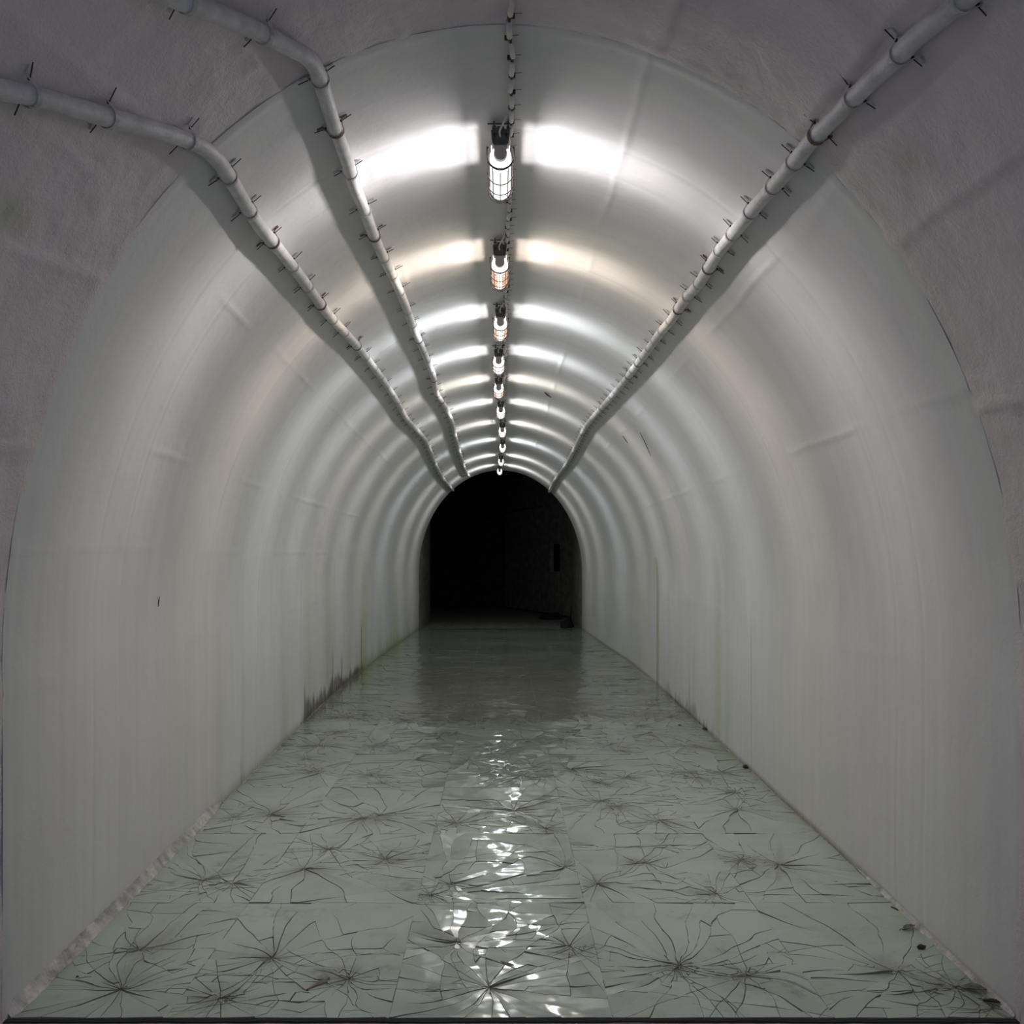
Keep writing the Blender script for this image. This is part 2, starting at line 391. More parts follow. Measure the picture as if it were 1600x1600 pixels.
            gr += 0.5*base*np.clip((YY-8.4)/0.5, 0, 1)*np.clip((11.5-YY)/0.5, 0, 1)
            gr += 0.5*np.clip((0.03-Z)/0.02, 0, 1)
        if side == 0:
            # rust stain along the cable clips, their shadow painted into the colour
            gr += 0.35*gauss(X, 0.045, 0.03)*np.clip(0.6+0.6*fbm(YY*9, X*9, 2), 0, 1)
    else:
        if side == 0:
            moss += 0.8*gauss(arc, -2.02, .10)*gauss(YY, 2.25, .16)+0.7*gauss(arc, -1.72, .05)*gauss(YY, 2.75, .10)+0.4*gauss(arc, -1.5, .05)*gauss(YY, 2.35, .2)
            moss += 0.4*gauss(arc, 1.45, .05)*gauss(YY, 2.95, .08)
        gr += 0.35*np.clip(fbm(YY*3, arc*4, 4)-0.15, 0, 1)
    for nme, A in (('moss', moss), ('grime_shade', gr)):
        at = me.attributes.new(nme, 'FLOAT', 'POINT'); at.data.foreach_set('value', np.clip(A, 0, 1).ravel().astype(np.float32))
    o = link(name, me, m, None, True); o['kind'] = 'structure'
    return o
lining('wall_left', -1, YJ, YF, 0.03, M['wall'], False)['label'] = 'white painted left wall streaked with green algae'
lining('wall_right', 1, YJ, YF, 0.03, M['wall'], False)['label'] = 'white painted right wall with thin green drip line'
lining('ceiling', 0, YJ, YF, 0.03, M['wall'], False)['label'] = 'white painted arched vault lit in repeated bands'
lining('wall_left_front', -1, 1.5, YJ+0.03, 0.016, M['rough'], True)['label'] = 'rough plastered left wall nearest the camera'
lining('wall_right_front', 1, 1.5, YJ+0.03, 0.016, M['rough'], True)['label'] = 'rough plastered right wall nearest the camera'
lining('ceiling_front', 0, 1.5, YJ+0.03, 0.016, M['rough'], True)['label'] = 'rough trowelled vault plaster nearest the camera'
for s, nme in ((-1, 'wall_left_rear'), (1, 'wall_right_rear'), (0, 'ceiling_rear')):
    lining(nme, s, YB, 1.5, 0.25, M['rough'], True)

# ------------------------------------------------------------------ far chamber beyond the lit vault
def ch(name, parts, m, lab=None):
    b = MB()
    for c, d in parts: b.box(c, d)
    o = b.build(name, m); o['kind'] = 'structure'
    if lab: o['label'] = lab
    return o
# end face of the lining ring (thickness of the vault)
b = MB(); N = 64
for k in range(N+1):
    ph = PI*k/N
    p = surf(ph, YF); q = Vector((math.cos(ph)*2.6, YF, ZC+math.sin(ph)*2.9))
    b.v += [p, q]
for k in range(N): b.f.append([2*k, 2*k+1, 2*k+3, 2*k+2])
e = b.build('trim_2', M['chamber']); e['kind'] = 'structure'; e['label'] = 'far end rim of the white vault'
for sgn, nm in ((-1, 'wall_left_chamber'), (1, 'wall_right_chamber')):
    ch(nm, [((sgn*1.90, 22.6, 1.9), (0.24, 3.4, 4.0))], M['chamber'], 'dim olive grey wall stub past the far mouth')
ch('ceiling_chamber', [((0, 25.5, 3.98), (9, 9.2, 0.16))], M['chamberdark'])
ch('floor_chamber', [((0, 25.6, -0.10), (9, 9.2, 0.10))], M['chamber'], 'dark floor beyond the far mouth')
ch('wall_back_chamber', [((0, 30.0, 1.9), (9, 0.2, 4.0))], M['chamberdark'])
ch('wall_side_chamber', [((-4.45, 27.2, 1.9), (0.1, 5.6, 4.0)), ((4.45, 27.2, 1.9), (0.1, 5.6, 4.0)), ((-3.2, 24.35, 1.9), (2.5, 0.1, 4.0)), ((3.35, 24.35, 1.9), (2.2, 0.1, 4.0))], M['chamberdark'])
# grey partition seen at right in the dark, with an empty doorway
b = MB(); P0 = Vector((2.1, 24.4, 0)); DW = Vector((-1.9, 5.5, 0)).normalized(); ang = math.atan2(DW.y, DW.x); RW = Matrix.Rotation(ang, 3, 'Z')
for l0, l1, z0, z1 in ((0, 1.39, 0, 3.9), (2.12, 5.8, 0, 3.9), (1.39, 2.12, 0, 1.15), (1.39, 2.12, 1.90, 3.9)):
    c = P0+DW*((l0+l1)/2); b.box((c.x, c.y, (z0+z1)/2), (l1-l0, 0.12, z1-z0), RW.to_4x4())
o = b.build('wall_inner_chamber', M['chamber']); o['kind'] = 'structure'; o['label'] = 'barely lit inner wall with a dark slot opening'

# ------------------------------------------------------------------ floor
def bed():
    b = MB(); ys = np.linspace(YJ-0.02, YF+0.05, 60)
    for y in ys: b.v += [Vector((-float(aL(max(y, YJ)))-0.03, y, -0.007)), Vector((float(aR(max(y, YJ)))+0.03, y, -0.007))]
    for i in range(len(ys)-1): b.f.append([2*i, 2*i+1, 2*i+3, 2*i+2])
    o = b.build('floor', M['bed']); o['kind'] = 'structure'; o['label'] = 'floor of cracked pale green glass panels on dirty bedding'
    return o
floor = bed()
def clip(poly, n, c):   # keep points with n.p <= c
    out = []; L = len(poly)
    for i in range(L):
        p = poly[i]; q = poly[(i+1) % L]; dp = n[0]*p[0]+n[1]*p[1]-c; dq = n[0]*q[0]+n[1]*q[1]-c
        if dp <= 0: out.append(p)
        if (dp < 0 < dq) or (dq < 0 < dp):
            t = dp/(dp-dq); out.append((p[0]+(q[0]-p[0])*t, p[1]+(q[1]-p[1])*t))
    return out
def area_c(poly):
    A = cx = cy = 0
    for i in range(len(poly)):
        x0, y0 = poly[i]; x1, y1 = poly[(i+1) % len(poly)]; k = x0*y1-x1*y0; A += k; cx += (x0+x1)*k; cy += (y0+y1)*k
    A /= 2
    if abs(A) < 1e-9: return 0, poly[0] if poly else (0, 0)
    return A, (cx/(6*A), cy/(6*A))
def star(cells, P, n, R, rnd, chords):
    """split the cells near P by cracks radiating from P, each wedge cut again by short chords"""
    ang = sorted((2*PI*(i+rnd.uniform(-.38, .38))/n) for i in range(n)); out = []
    near = []; far = []
    for c in cells:
        A, ce = area_c(c)
        (near if math.hypot(ce[0]-P[0], ce[1]-P[1]) < R else far).append(c)
    for i in range(n):
        a0 = ang[i]; a1 = ang[(i+1) % n]+(2*PI if i == n-1 else 0)
        n0 = (math.sin(a0), -math.cos(a0)); n1 = (-math.sin(a1), math.cos(a1))
        c0 = n0[0]*P[0]+n0[1]*P[1]; c1 = n1[0]*P[0]+n1[1]*P[1]
        am = (a0+a1)/2
        rs = sorted(rnd.uniform(0.03, 1.0)**1.3*R*1.1 for _ in range(rnd.choice(chords)))
        for c in near:
            w = clip(clip(c, n0, c0), n1, c1)
            if len(w) < 3 or abs(area_c(w)[0]) < 1e-5: continue
            rest = w
            for r in rs:
                sk = am+rnd.uniform(-.7, .7); nn = (math.cos(sk), math.sin(sk)); cc = nn[0]*(P[0]+r*math.cos(am))+nn[1]*(P[1]+r*math.sin(am))
                a = clip(rest, nn, cc); b_ = clip(rest, (-nn[0], -nn[1]), -cc)
                if len(a) >= 3 and abs(area_c(a)[0]) > 2e-5 and len(b_) >= 3 and abs(area_c(b_)[0]) > 2e-5: out.append(a); rest = b_
            out.append(rest)
    return out+far
XE = [-1.17, -0.39, 0.39, 1.17]
YE = [3.356]
while YE[-1] < YF-0.5: YE.append(YE[-1]+1.105)
YE[-1] = YF
rnd = random.Random(11)
shards = []; impacts = []
PN = []
STARS = {(0, 0): [(-1.42, 3.63)], (1, 0): [(-0.93, 3.86), (-0.62, 3.68)], (2, 0): [(-0.02, 3.58), (0.28, 3.95)], (3, 0): [(0.72, 3.80), (0.92, 3.68)], (4, 0): [(1.52, 3.75), (1.72, 3.45)],
         (0, 1): [(-1.28, 4.72)], (1, 1): [(-0.98, 4.95), (-0.60, 5.1)], (2, 1): [(-0.33, 4.55), (0.32, 5.0)], (3, 1): [(0.48, 4.72), (0.98, 4.60)], (4, 1): [(1.45, 5.0)],
         (0, 2): [(-1.40, 6.0)], (1, 2): [(-0.75, 5.95)], (2, 2): [(0.1, 6.1), (-.3, 5.8)], (3, 2): [(0.65, 6.3), (1.0, 5.8)], (4, 2): [(1.5, 6.1)]}
panels = []
for r in range(len(YE)-1):
    y0, y1 = YE[r]+0.0006, YE[r+1]-0.0006
    for c in range(5):
        lo = [(-float(aL(y))+0.012 if c == 0 else XE[c-1]-0.0006) for y in (y0, y1)]
        hi = [(float(aR(y))-0.012 if c == 4 else XE[c]+0.0006) for y in (y0, y1)]
        rect = [(lo[0], y0), (hi[0], y0), (hi[1], y1), (lo[1], y1)]
        st = STARS.get((c, r))
        if st is None:
            st = [(rnd.uniform(lo[0]+.1, hi[0]-.1), rnd.uniform(y0+.15, y1-.15)) for _ in range(rnd.choice((2, 2, 3)) if r < 9 else 1)]
        if r < 6: st = list(st)+[(rnd.uniform(lo[0]+.1, hi[0]-.1), rnd.uniform(y0+.1, y1-.1))]
        dens = 1.0 if r < 6 else (0.7 if r < 10 else 0.5)
        cells = [rect]
        for k, P in enumerate(st):
            n = int((rnd.randint(16, 22) if k == 0 else rnd.randint(12, 18))*dens)
            cells = star(cells, P, n, 2.0 if k == 0 else rnd.uniform(.30, .55), rnd, (0, 1, 1, 2) if r < 10 else (0, 0, 1))
            if r < 3 or rnd.random() < 0.5*dens:
                cells = star(cells, (P[0]+.01, P[1]+.008), 9, 0.09, rnd, (0, 1, 1))
            impacts.append((P[0], P[1], rnd.uniform(.04, .13)))
        # a few whole-panel cracks
        for _ in range(rnd.choice((1, 2, 3)) if r < 10 else 2):
            a = rnd.uniform(-.35, .35)+PI/2; P = (rnd.uniform(lo[0], hi[0]), rnd.uniform(y0, y1)); nn = (math.cos(a), math.sin(a)); cc = nn[0]*P[0]+nn[1]*P[1]; out = []
            for ce in cells:
                A = clip(ce, nn, cc); B = clip(ce, (-nn[0], -nn[1]), -cc); aA = abs(area_c(A)[0]) if len(A) > 2 else 0; aB = abs(area_c(B)[0]) if len(B) > 2 else 0
                if aA > 1e-4 and aB > 1e-4: out += [A, B]
                else: out.append(ce)
            cells = out
        panels.append((c, r, rect, cells))
imp = np.array([(i[0], i[1], i[2]) for i in impacts])
def warp(P, rect):
    P = np.asarray(P); x, y = P[:, 0], P[:, 1]
    x0 = min(rect[0][0], rect[3][0]); x1 = max(rect[1][0], rect[2][0])
    d = np.minimum(np.minimum(x-x0, x1-x), np.minimum(y-rect[0][1], rect[2][1]-y)); wgt = np.clip(d/0.14, 0, 1)
    dx = 0.105*fbm(x*2.6+5, y*2.6+2, 2)+0.014*fbm(x*14, y*14, 2); dy = 0.11*fbm(x*2.6+31, y*2.6+12, 2)+0.014*fbm(x*14+9, y*14+4, 2)
    return np.stack([x+dx*wgt, y+dy*wgt], -1)
def dirt_reflect_at(x, y):
    d2 = np.sqrt((imp[:, 0]-x)**2+((imp[:, 1]-y))**2)
    far = 0.5*min(1, max(0, (y-9.2)/0.5))*math.exp(-(x/1.3)**4)*min(1, max(.25, 1.3-(y-9)/9))  # brown film plus painted darkening where the dark mouth reflects
    return float(np.clip((0.6*np.exp(-(d2/imp[:, 2])**2)).max()+far, 0, 1))
def moss_at(x, y):
    e = min(x+float(aL(y)), float(aR(y))-x)
    k = max(0, 1-e/0.55)*0.9*math.exp(-((y-14.5)/3.2)**2)+max(0, 1-e/0.25)*0.35*math.exp(-((y-8)/1.2)**2)+max(0, 1-e/.12)*.3
    return min(1, k)
allsh = []
for pi_, (c, r, rect, cells) in enumerate(panels):
    for cell in cells:
        A, ce = area_c(cell)
        if A < 0: cell = cell[::-1]; A = -A
        g = rnd.choice((0.0006, 0.0009, 0.0013, 0.0019)) if r < 5 else (0.0016 if r < 9 else 0.002)
        p = cell
        for i in range(len(cell)):      # inset every side by g
            q0, q1 = cell[i], cell[(i+1) % len(cell)]; ex, ey = q1[0]-q0[0], q1[1]-q0[1]; L = math.hypot(ex, ey)
            if L < 1e-6: continue
            nn = (ey/L, -ex/L); p = clip(p, nn, nn[0]*q0[0]+nn[1]*q0[1]-g)
            if len(p) < 3: break
        if len(p) < 3: continue
        A2, ce = area_c(p)
        if A2 < 1.5e-5: continue
        step = 0.035 if r < 3 else (0.06 if r < 7 else 0.15); pts = []
        for i in range(len(p)):
            q0, q1 = p[i], p[(i+1) % len(p)]; L = math.hypot(q1[0]-q0[0], q1[1]-q0[1]); k = max(1, int(math.ceil(L/step)))
            for j in range(k): pts.append((q0[0]+(q1[0]-q0[0])*j/k, q0[1]+(q1[1]-q0[1])*j/k))
        wp = warp(pts, rect)
        sd = 0.020 if r < 5 else 0.016
        if r >= 6: sd = 0.011
        if r >= 12: sd = 0.0015
        tx, ty = rnd.gauss(0, sd*1.4), rnd.gauss(0, sd*0.8)
        lim = 0.0034; size = math.sqrt(A2)
        s = min(1, lim/(size*max(abs(tx), abs(ty), 1e-6)+1e-9)); tx *= s; ty *= s
        z = [(q[0]-ce[0])*tx+(q[1]-ce[1])*ty+rnd.uniform(-.0004, .0004)*0 for q in wp]
        tone = rnd.random()
        sa = A2/max(ce[1], 3)**3*(1 if abs(ce[0]) < 0.515*ce[1]+.05 else 0)
        ls = 1.0 if r < 6 else 0.45; lean = (rnd.gauss(0, 0.034*ls), rnd.gauss(0, 0.012*ls), 0.0)
        allsh.append((sa, pi_, wp, z, ce, tone, lean))
allsh.sort(key=lambda s: -s[0])
def shard_geo(batch):
    V = []; Fc = []; mi = []; tone = []; dirt = []; moss = []; lean = []
    for (_, _, wp, z, ce, tn, le) in batch:
        b = len(V); n = len(wp)
        for q, zz in zip(wp, z): V.append((q[0], q[1], zz))
        for q, zz in zip(wp, z): V.append((q[0], q[1], -0.0072))
        Fc.append([b+i for i in range(n)]); mi.append(0)
        for i in range(n):
            j = (i+1) % n; Fc.append([b+i, b+n+i, b+n+j, b+j]); mi.append(1)
        tone += [tn]*(2*n); lean += list(le)*(2*n)
        dl = [dirt_reflect_at(q[0], q[1]) for q in wp]; dirt += dl+dl
        ml = [moss_at(q[0], q[1]) for q in wp]; moss += ml+ml
    return V, Fc, mi, tone, dirt, moss, lean
def shard_obj(name, batch, parent):
    V, Fc, mi, tone, dirt, moss, lean = shard_geo(batch)
    me = bpy.data.meshes.new(name); me.from_pydata(V, [], Fc); me.update()
    me.materials.append(M['glass']); me.materials.append(M['glassedge']); me.polygons.foreach_set('material_index', mi)
    for n_, A in (('tone', tone), ('dirt', dirt), ('moss', moss)):
        at = me.attributes.new(n_, 'FLOAT', 'POINT'); at.data.foreach_set('value', A)
    at = me.attributes.new('lean', 'FLOAT_VECTOR', 'POINT'); at.data.foreach_set('vector', lean)
    o = bpy.data.objects.new(name, me); C.objects.link(o); o.parent = parent; return o
single = allsh[:300]; rest = {}
for s in allsh[300:]: rest.setdefault(s[1], []).append(s)
pobj = {}
for i, pn in enumerate(panels):
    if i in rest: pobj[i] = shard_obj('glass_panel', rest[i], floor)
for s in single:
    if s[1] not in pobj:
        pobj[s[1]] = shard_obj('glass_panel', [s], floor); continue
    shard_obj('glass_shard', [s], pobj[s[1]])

# threshold strip and lower landing at the very front
b = MB(); n = 60; xs = np.linspace(-1.95, 1.95, n)
for x in xs:
    j = 0.006*float(fbm(x*9, 1.0, 3)); y = 3.345-0.006*(x/1.8)**2
    for yy, zz in ((y+0.010+j*0.3, -0.0015), (y-0.012+j, -0.002), (y-0.012+j, -0.06), (y+0.010, -0.06)): b.v.append(Vector((x, yy, zz)))
for i in range(n-1):
    for k in range(4): b.f.append([i*4+k, i*4+(k+1) % 4, i*4+4+(k+1) % 4, i*4+4+k])
o = b.build('trim_1', M['black_edge']); o['kind'] = 'structure'; o['label'] = 'black edging strip along the front of the glass floor'
b = MB(); b.box((0, (3.34+YB)/2, -0.07), (5.2, 3.34-YB, 0.05)); o = b.build('floor_front', M['landing']); o['kind'] = 'structure'; o['label'] = 'slate blue landing just below the glass floor'

# mortar fillet at the foot of the left wall, crumbly
def fillet(name, side, Y0, Y1, wid, hei, m, lab, seed):
    b = MB(); n = int((Y1-Y0)/0.018)+1; ys = np.linspace(Y0, Y1, n); K = 10
    for y in ys:
        a = float(aL(y) if side < 0 else aR(y)); fade = min(1, (y-Y0)/0.05+.3, (Y1-y)/0.35)
        for k in range(K):
            t = k/(K-1); rr = 1+0.14*float(fbm(y*38+seed, t*9, 3))
            px = a-wid*(1-t)*fade*(1+0.15*float(fbm(y*9+seed, 3.0, 3)))*rr if k else a-wid*fade*(1+0.4*float(fbm(y*12+seed, 3.0, 3)))
            pz = 0.001+hei*fade*(t**1.3)*rr
            b.v.append(Vector((side*min(px, a+0.012), y, pz if k else -0.004)))
    for i in range(n-1):
        for k in range(K-1): b.f.append([i*K+k, i*K+k+1, (i+1)*K+k+1, (i+1)*K+k])
    o = b.build(name, m); o['kind'] = 'structure'; o['label'] = lab; return o
fillet('baseboard_left', -1, 3.36, 6.3, 0.035, 0.045, M['fillet'], 'crumbling pale mortar fillet along the left wall foot', 0)
fillet('baseboard_right', 1, 3.36, 5.0, 0.016, 0.018, M['fillet'], 'thin broken mortar line along the right wall foot', 40)

# ------------------------------------------------------------------ wall pipes with straps
LP2 = [(-60,131),(0,140),(60,152),(150,178),(205,193),(260,208),(300,222),(322,234),(345,257),(375,305),(403,350),(440,395),(475,440),(510,488),(540,521),(554,536),(571,557),(587,578),(604,602),(621,628),(635,654),(654,675),(668,694),(680,725),(692,747),(708,766)]
LP1 = [(200,-32),(255,-10),(330,18),(405,50),(450,73),(478,88),(494,108),(505,140),(520,190),(540,245),(552,285),(568,325),(583,365),(598,400),(611,426),(623,452),(635,481),(647,516),(656,535),(668,564),(677,587),(682,614),(694,633),(706,659),(711,680),(718,706),(727,735),(733,744)]
RP = [(1600,-75),(1516,-8),(1469,28),(1434,56),(1400,90),(1366,121),(1331,156),(1300,188),(1269,219),(1237,259),(1209,291),(1181,322),(1156,353),(1125,391),(1105,423),(1090,446),(1070,468),(1050,498),(1032,520),(1012,547),(997,567),(980,590),(962,612),(945,632),(927,652),(912,672),(900,697),(885,725),(867,750),(858,768)]
PR = 0.0275
def pipe(pix, label, sp0, sp_far, seed, wav):
    rn = random.Random(seed); st = 0.036
    P = []
    for (x, y) in pix:
        ph, Y = hit(x, y, st); P.append(surf(ph, Y, st))
    P.sort(key=lambda p: p.y)
    path = catmull(P, 7)
    # gentle sag between the straps
    L = [0]
    for i in range(1, len(path)): L.append(L[-1]+(path[i]-path[i-1]).length)
    root = empty('conduit_pipe', tuple(path[0])); tag(root, label, 'pipe')
    root_inv = Matrix.Translation(-Vector(path[0]))
    def loc(p): return root_inv @ Vector(p)
    rads = [PR*(1+0.03*math.sin(l*9+seed)) for l in L]
    b = MB(); b.tube([loc(p) for p in path], rads, 16); b.build('pipe_tube', M['pipe'], root, True)
    # couplings
    s = 1.0+rn.random()*0.4; l = 0.22; k = 0
    def at(l):
        i = max(1, min(len(L)-1, int(np.searchsorted(L, l)))); t = (l-L[i-1])/max(1e-6, L[i]-L[i-1])
        return path[i-1].lerp(path[i], t), (path[i]-path[i-1]).normalized()
    while l < L[-1]-0.1 and k < 110:
        p, t = at(l); Y = p.y
        a = float(aR(Y) if p.x >= 0 else aL(Y)); ph = math.atan2((p.z-ZC)/(float(bb(Y))-st), p.x/(a-st))
        nrm = surf_normal(ph, Y); nrm = (nrm-t*nrm.dot(t)).normalized(); sd = t.cross(nrm).normalized()
        pts = []; nds = []
        R = PR+0.0035; q = loc(p); off = st-0.004
        # foot, round the pipe, foot
        for xx in (0.034,): pts.append(q+sd*(R+xx)-nrm*off); nds.append(nrm)
        pts.append(q+sd*(R+0.008)-nrm*(off-0.002)); nds.append((nrm+sd).normalized())
        for j in range(9):
            an = -0.15+(PI+0.3)*j/8; dv = sd*math.cos(an)+nrm*math.sin(an); pts.append(q+dv*R); nds.append(dv)
        pts.append(q-sd*(R+0.008)-nrm*(off-0.002)); nds.append((nrm-sd).normalized())
        pts.append(q-sd*(R+0.034)-nrm*off); nds.append(nrm)
        b = MB(); b.strip(pts, t, 0.016, 0.0022, nds)
        cl = b.build('strap', M['strap'] if rn.random() < 0.9 else M['rust'], root)
        # dark open mouth of the strap and its two nails
        for sg in (1, -1):
            b = MB(); tip = q+sd*sg*(R+0.036+rn.uniform(0, .016))-nrm*(off-0.010)+t*rn.uniform(-.012, .012); base = q+sd*sg*(R+0.002)-nrm*(off-0.012)
            b.tube([base, tip], 0.0019, 5); b.box(base-nrm*0.002, (0.007, 0.007, 0.007))
            b.build('nail', M['nail'], cl)
        k += 1; l += (sp0 if Y < 6 else sp_far)*rn.uniform(0.85, 1.15)
    return root
pipe(LP2, 'white conduit pipe on the left shoulder of the vault, lower of the two', 0.36, 0.42, 3, 1)
pipe(LP1, 'white conduit pipe high on the left of the vault, nearer the lamps', 0.40, 0.45, 5, 1)
pipe(RP, 'straight white conduit pipe with many straps on the right shoulder', 0.262, 0.27, 9, 0)

# ------------------------------------------------------------------ crown cable in white sleeves
def crown_cable():
    root = empty('ceiling_cable', (0.04, YJ, H-0.02)); tag(root, 'thin ceiling cable in short white sleeves along the crown beside the lamps', 'cable')
    o0 = Vector(root.location)
    def cx(y): return 0.040+0.006*math.sin(y*5.3)+0.004*math.sin(y*13)+(0.02 if y < 3.5 else 0)*0
    def cz(y): return float(bb(y))+ZC-0.022
    ys = np.arange(2.3, YF-0.1, 0.06); b = MB()
    b.tube([Vector((cx(y), y, cz(y)))-o0 for y in ys], 0.0055, 6); b.build('cable_core', M['blackcable'], root, True)
    y = 2.35; k = 0
    while y < YF-0.3 and k < 140:
        b = MB(); x0, x1 = cx(y)+random.uniform(-.004, .004), cx(y+.10)+random.uniform(-.004, .004)
        p0 = Vector((x0, y, cz(y)))-o0; p1 = Vector((x1, y+0.098, cz(y)))-o0
        b.tube([p0, p0.lerp(p1, .5)-Vector((0, 0, .002)), p1], 0.0105, 9); s = b.build('cable_sleeve', M['cable_white'], root, True)
        b = MB(); c = Vector((x0, y+0.112, cz(y)+0.004))-o0
        b.box(c, (0.026, 0.008, 0.016)); b.tube([c+Vector((.012, 0, .008)), c+Vector((.038, .004, .012))], 0.0011, 5); b.build('clip', M['nail'], root)
        y += 0.13; k += 1
    return root
crown_cable()
# round junction box at the very top edge, only its lower rim in view
phj, yj = hit(722, -6, 0.03); pj = surf(phj, yj)
jb = empty('ceiling_rosette', (pj.x, yj, pj.z)); tag(jb, 'round yellowed ceiling junction box at the very top edge', 'junction box')
b = MB(); b.tube([(0, 0, 0.02), (0, 0, -0.012), (0, 0, -0.02)], [0.046, 0.046, 0.034], 24, True, (1, 0, 0)); b.build('box_body', simple('yellowed_paint', (0.5, 0.44, 0.3), 0.5), jb)
b = MB(); b.tube([(0, 0, -0.012), (0, 0, -0.030)], 0.020, 16, True, (1, 0, 0)); b.build('lid_boss', M['reflector'], jb)

# ------------------------------------------------------------------ caged lamps hung on the crown
# local frame: origin at the crown above the near end, +Y along the tunnel, lamp axis 0.145 m below
LZ = -0.145; LL = 0.45
def glass_body(r, y0, y1, seg=24):
    b = MB(); prof = [(y0, r*.55), (y0+.006, r*.85), (y0+.02, r)]
    yy = y0+.03
    while yy < y1-.05: prof += [(yy, r), (yy+.006, r*.965), (yy+.012, r)]; yy += .024
    prof += [(y1-.04, r*.97), (y1-.02, r*.8), (y1-.006, r*.45), (y1, r*.1)]
    b.tube([(0, p[0], LZ) for p in prof], [p[1] for p in prof], seg); return b
def lamp_parts(root):
    # mounting rod, bolts
    b = MB(); b.tube([(-.055, .0, -.012), (.055, .004, -.010)], 0.0035, 8); b.build('mounting_rod', M['darkmetal'], root)
    for sx in (-.027, .034):
        b = MB(); b.tube([(sx, .004, .004), (sx, .004, -.030)], 0.0045, 8, True, (1, 0, 0)); b.tube([(sx, .004, -.020), (sx, .004, -.031)], 0.009, 6, True, (1, 0, 0)); b.build('bolt', M['darkmetal'], root)
    # junction block
    b = MB(); b.prism([(-.040, -.048), (-.034, -.042), (-.018, -.042), (-.014, -.030), (.014, -.030), (.018, -.042), (.034, -.042), (.040, -.048), (.034, -.100), (.028, -.106), (-.028, -.106), (-.034, -.100)], -.018, .060)
    jbk = b.build('junction_block', M['darkmetal'], root)
    b = MB(); b.tube([(0, -.026, -.078), (0, -.016, -.078)], 0.020, 16, True, (1, 0, 0)); b.build('gland', M['darkmetal'], jbk, True)
    for sx in (-.025, .025):
        b = MB(); b.tube([(sx, -.0215, -.066), (sx, -.016, -.066)], 0.006, 8, True, (1, 0, 0)); b.build('screw', M['blackcable'], jbk)
    # neck
    b = MB(); b.prism([(-.028, -.100), (.028, -.100), (.026, LZ), (-.026, LZ)], -.012, .030); b.build('neck', M['cap'], root)
    b = MB(); b.tube([(0, -.030, LZ), (0, -.024, LZ), (0, .024, LZ)], [0.0245, .0285, .0285], 28, True, (1, 0, 0)); b.build('end_cap', M['cap'], root)
    # reflector hood above the tube: curved sheet
    b = MB(); n = 12; pts = []
    for i in range(n+1):
        a = math.radians(-38.5+77*i/n); pts.append((.066*math.sin(a), LZ+.066*math.cos(a)))
    for i in range(n, -1, -1):
        a = math.radians(-38.5+77*i/n); pts.append((.0635*math.sin(a), LZ+.0635*math.cos(a)))
    base = len(b.v)
    for y in (.01, LL-.02):
        for x, z in pts: b.v.append(Vector((x, y, z)))
    m_ = len(pts)
    for i in range(m_): j = (i+1) % m_; b.f.append([i, j, m_+j, m_+i])
    b.build('reflector_hood', M['reflector'], root)
    # cage: sub-part wires
    R = .0565
    b = MB()
    for sx in (-1, 1):
        b.tube([(sx*R, -.004, LZ+.030), (sx*R, 0, LZ)], .0028, 6); b.tube([(sx*(R-.006), -.004, LZ+.031), (sx*(R+.003), -.004, LZ+.031)], .004, 6)
    cage = b.build('wire_cage', M['wire'], root)
    for yy in (0.0, .013, .18, .30, LL-.055, LL-.035):
        rr = R if yy < LL-.05 else R-.006
        if yy > LL-.04: rr = R-.013
        b = MB(); b.tube([(rr*math.sin(a), yy, LZ-rr*math.cos(a)) for a in np.linspace(-PI/2, PI/2, 17)], .0023 if yy > .02 else .0028, 5); b.build('cage_ring', M['wire'], cage)
    for a in np.radians((-72, -36, 0, 36, 72)):
        path = [(R*math.sin(a), .0, LZ-R*math.cos(a)), (R*math.sin(a), LL-.09, LZ-R*math.cos(a)), ((R-.006)*math.sin(a), LL-.055, LZ-(R-.006)*math.cos(a)), ((R-.014)*math.sin(a), LL-.035, LZ-(R-.014)*math.cos(a)), ((R-.04)*math.sin(a), LL-.012, LZ-(R-.04)*math.cos(a)), (0, LL-.008, LZ)]
        b = MB(); b.tube(path, .0022, 5); b.build('cage_wire', M['wire'], cage)
    # mounting bracket at the far end
    b = MB(); b.box((0, LL-.03, LZ+.100), (.012, .012, .088)); b.box((0, LL-.03, -.004), (.07, .02, .006)); b.build('rear_hanger', M['darkmetal'], root)
    # supply cord looping from the crown cable
    b = MB(); b.tube(catmull([(.030, -.10, -.02), (.020, -.07, -.024), (.004, -.045, -.045), (-.004, -.036, -.062), (0, -.022, -.078)], 5), .0042, 8); b.build('cord', M['cable_white'], root, True)
LAMPS = [(4.05, .000, (1.0, .945, .965), 1.0, 'glow_white'), (5.55, -.004, (1.0, .86, .74), 1.0, 'glow_orange'), (6.98, .0, (.93, .96, 1.0), 1.05, 'glow_pink'),
         (8.37, -.016, (.93, .95, 1.0), 1.0, 'glow_white'), (9.72, -.018, (1.0, .95, .88), .9, 'glow_pink'), (11.23, .004, (.97, .98, 1.0), 1.0, 'glow_white'),
         (13.06, .026, (1.0, .97, .90), .9, 'glow_white'), (15.04, .034, (.86, .94, 1.0), 1.05, 'glow_white'), (17.4, .010, (.98, .98, .97), 1.0, 'glow_white'), (19.4, -.018, (.97, .98, 1.0), 1.0, 'glow_white')]
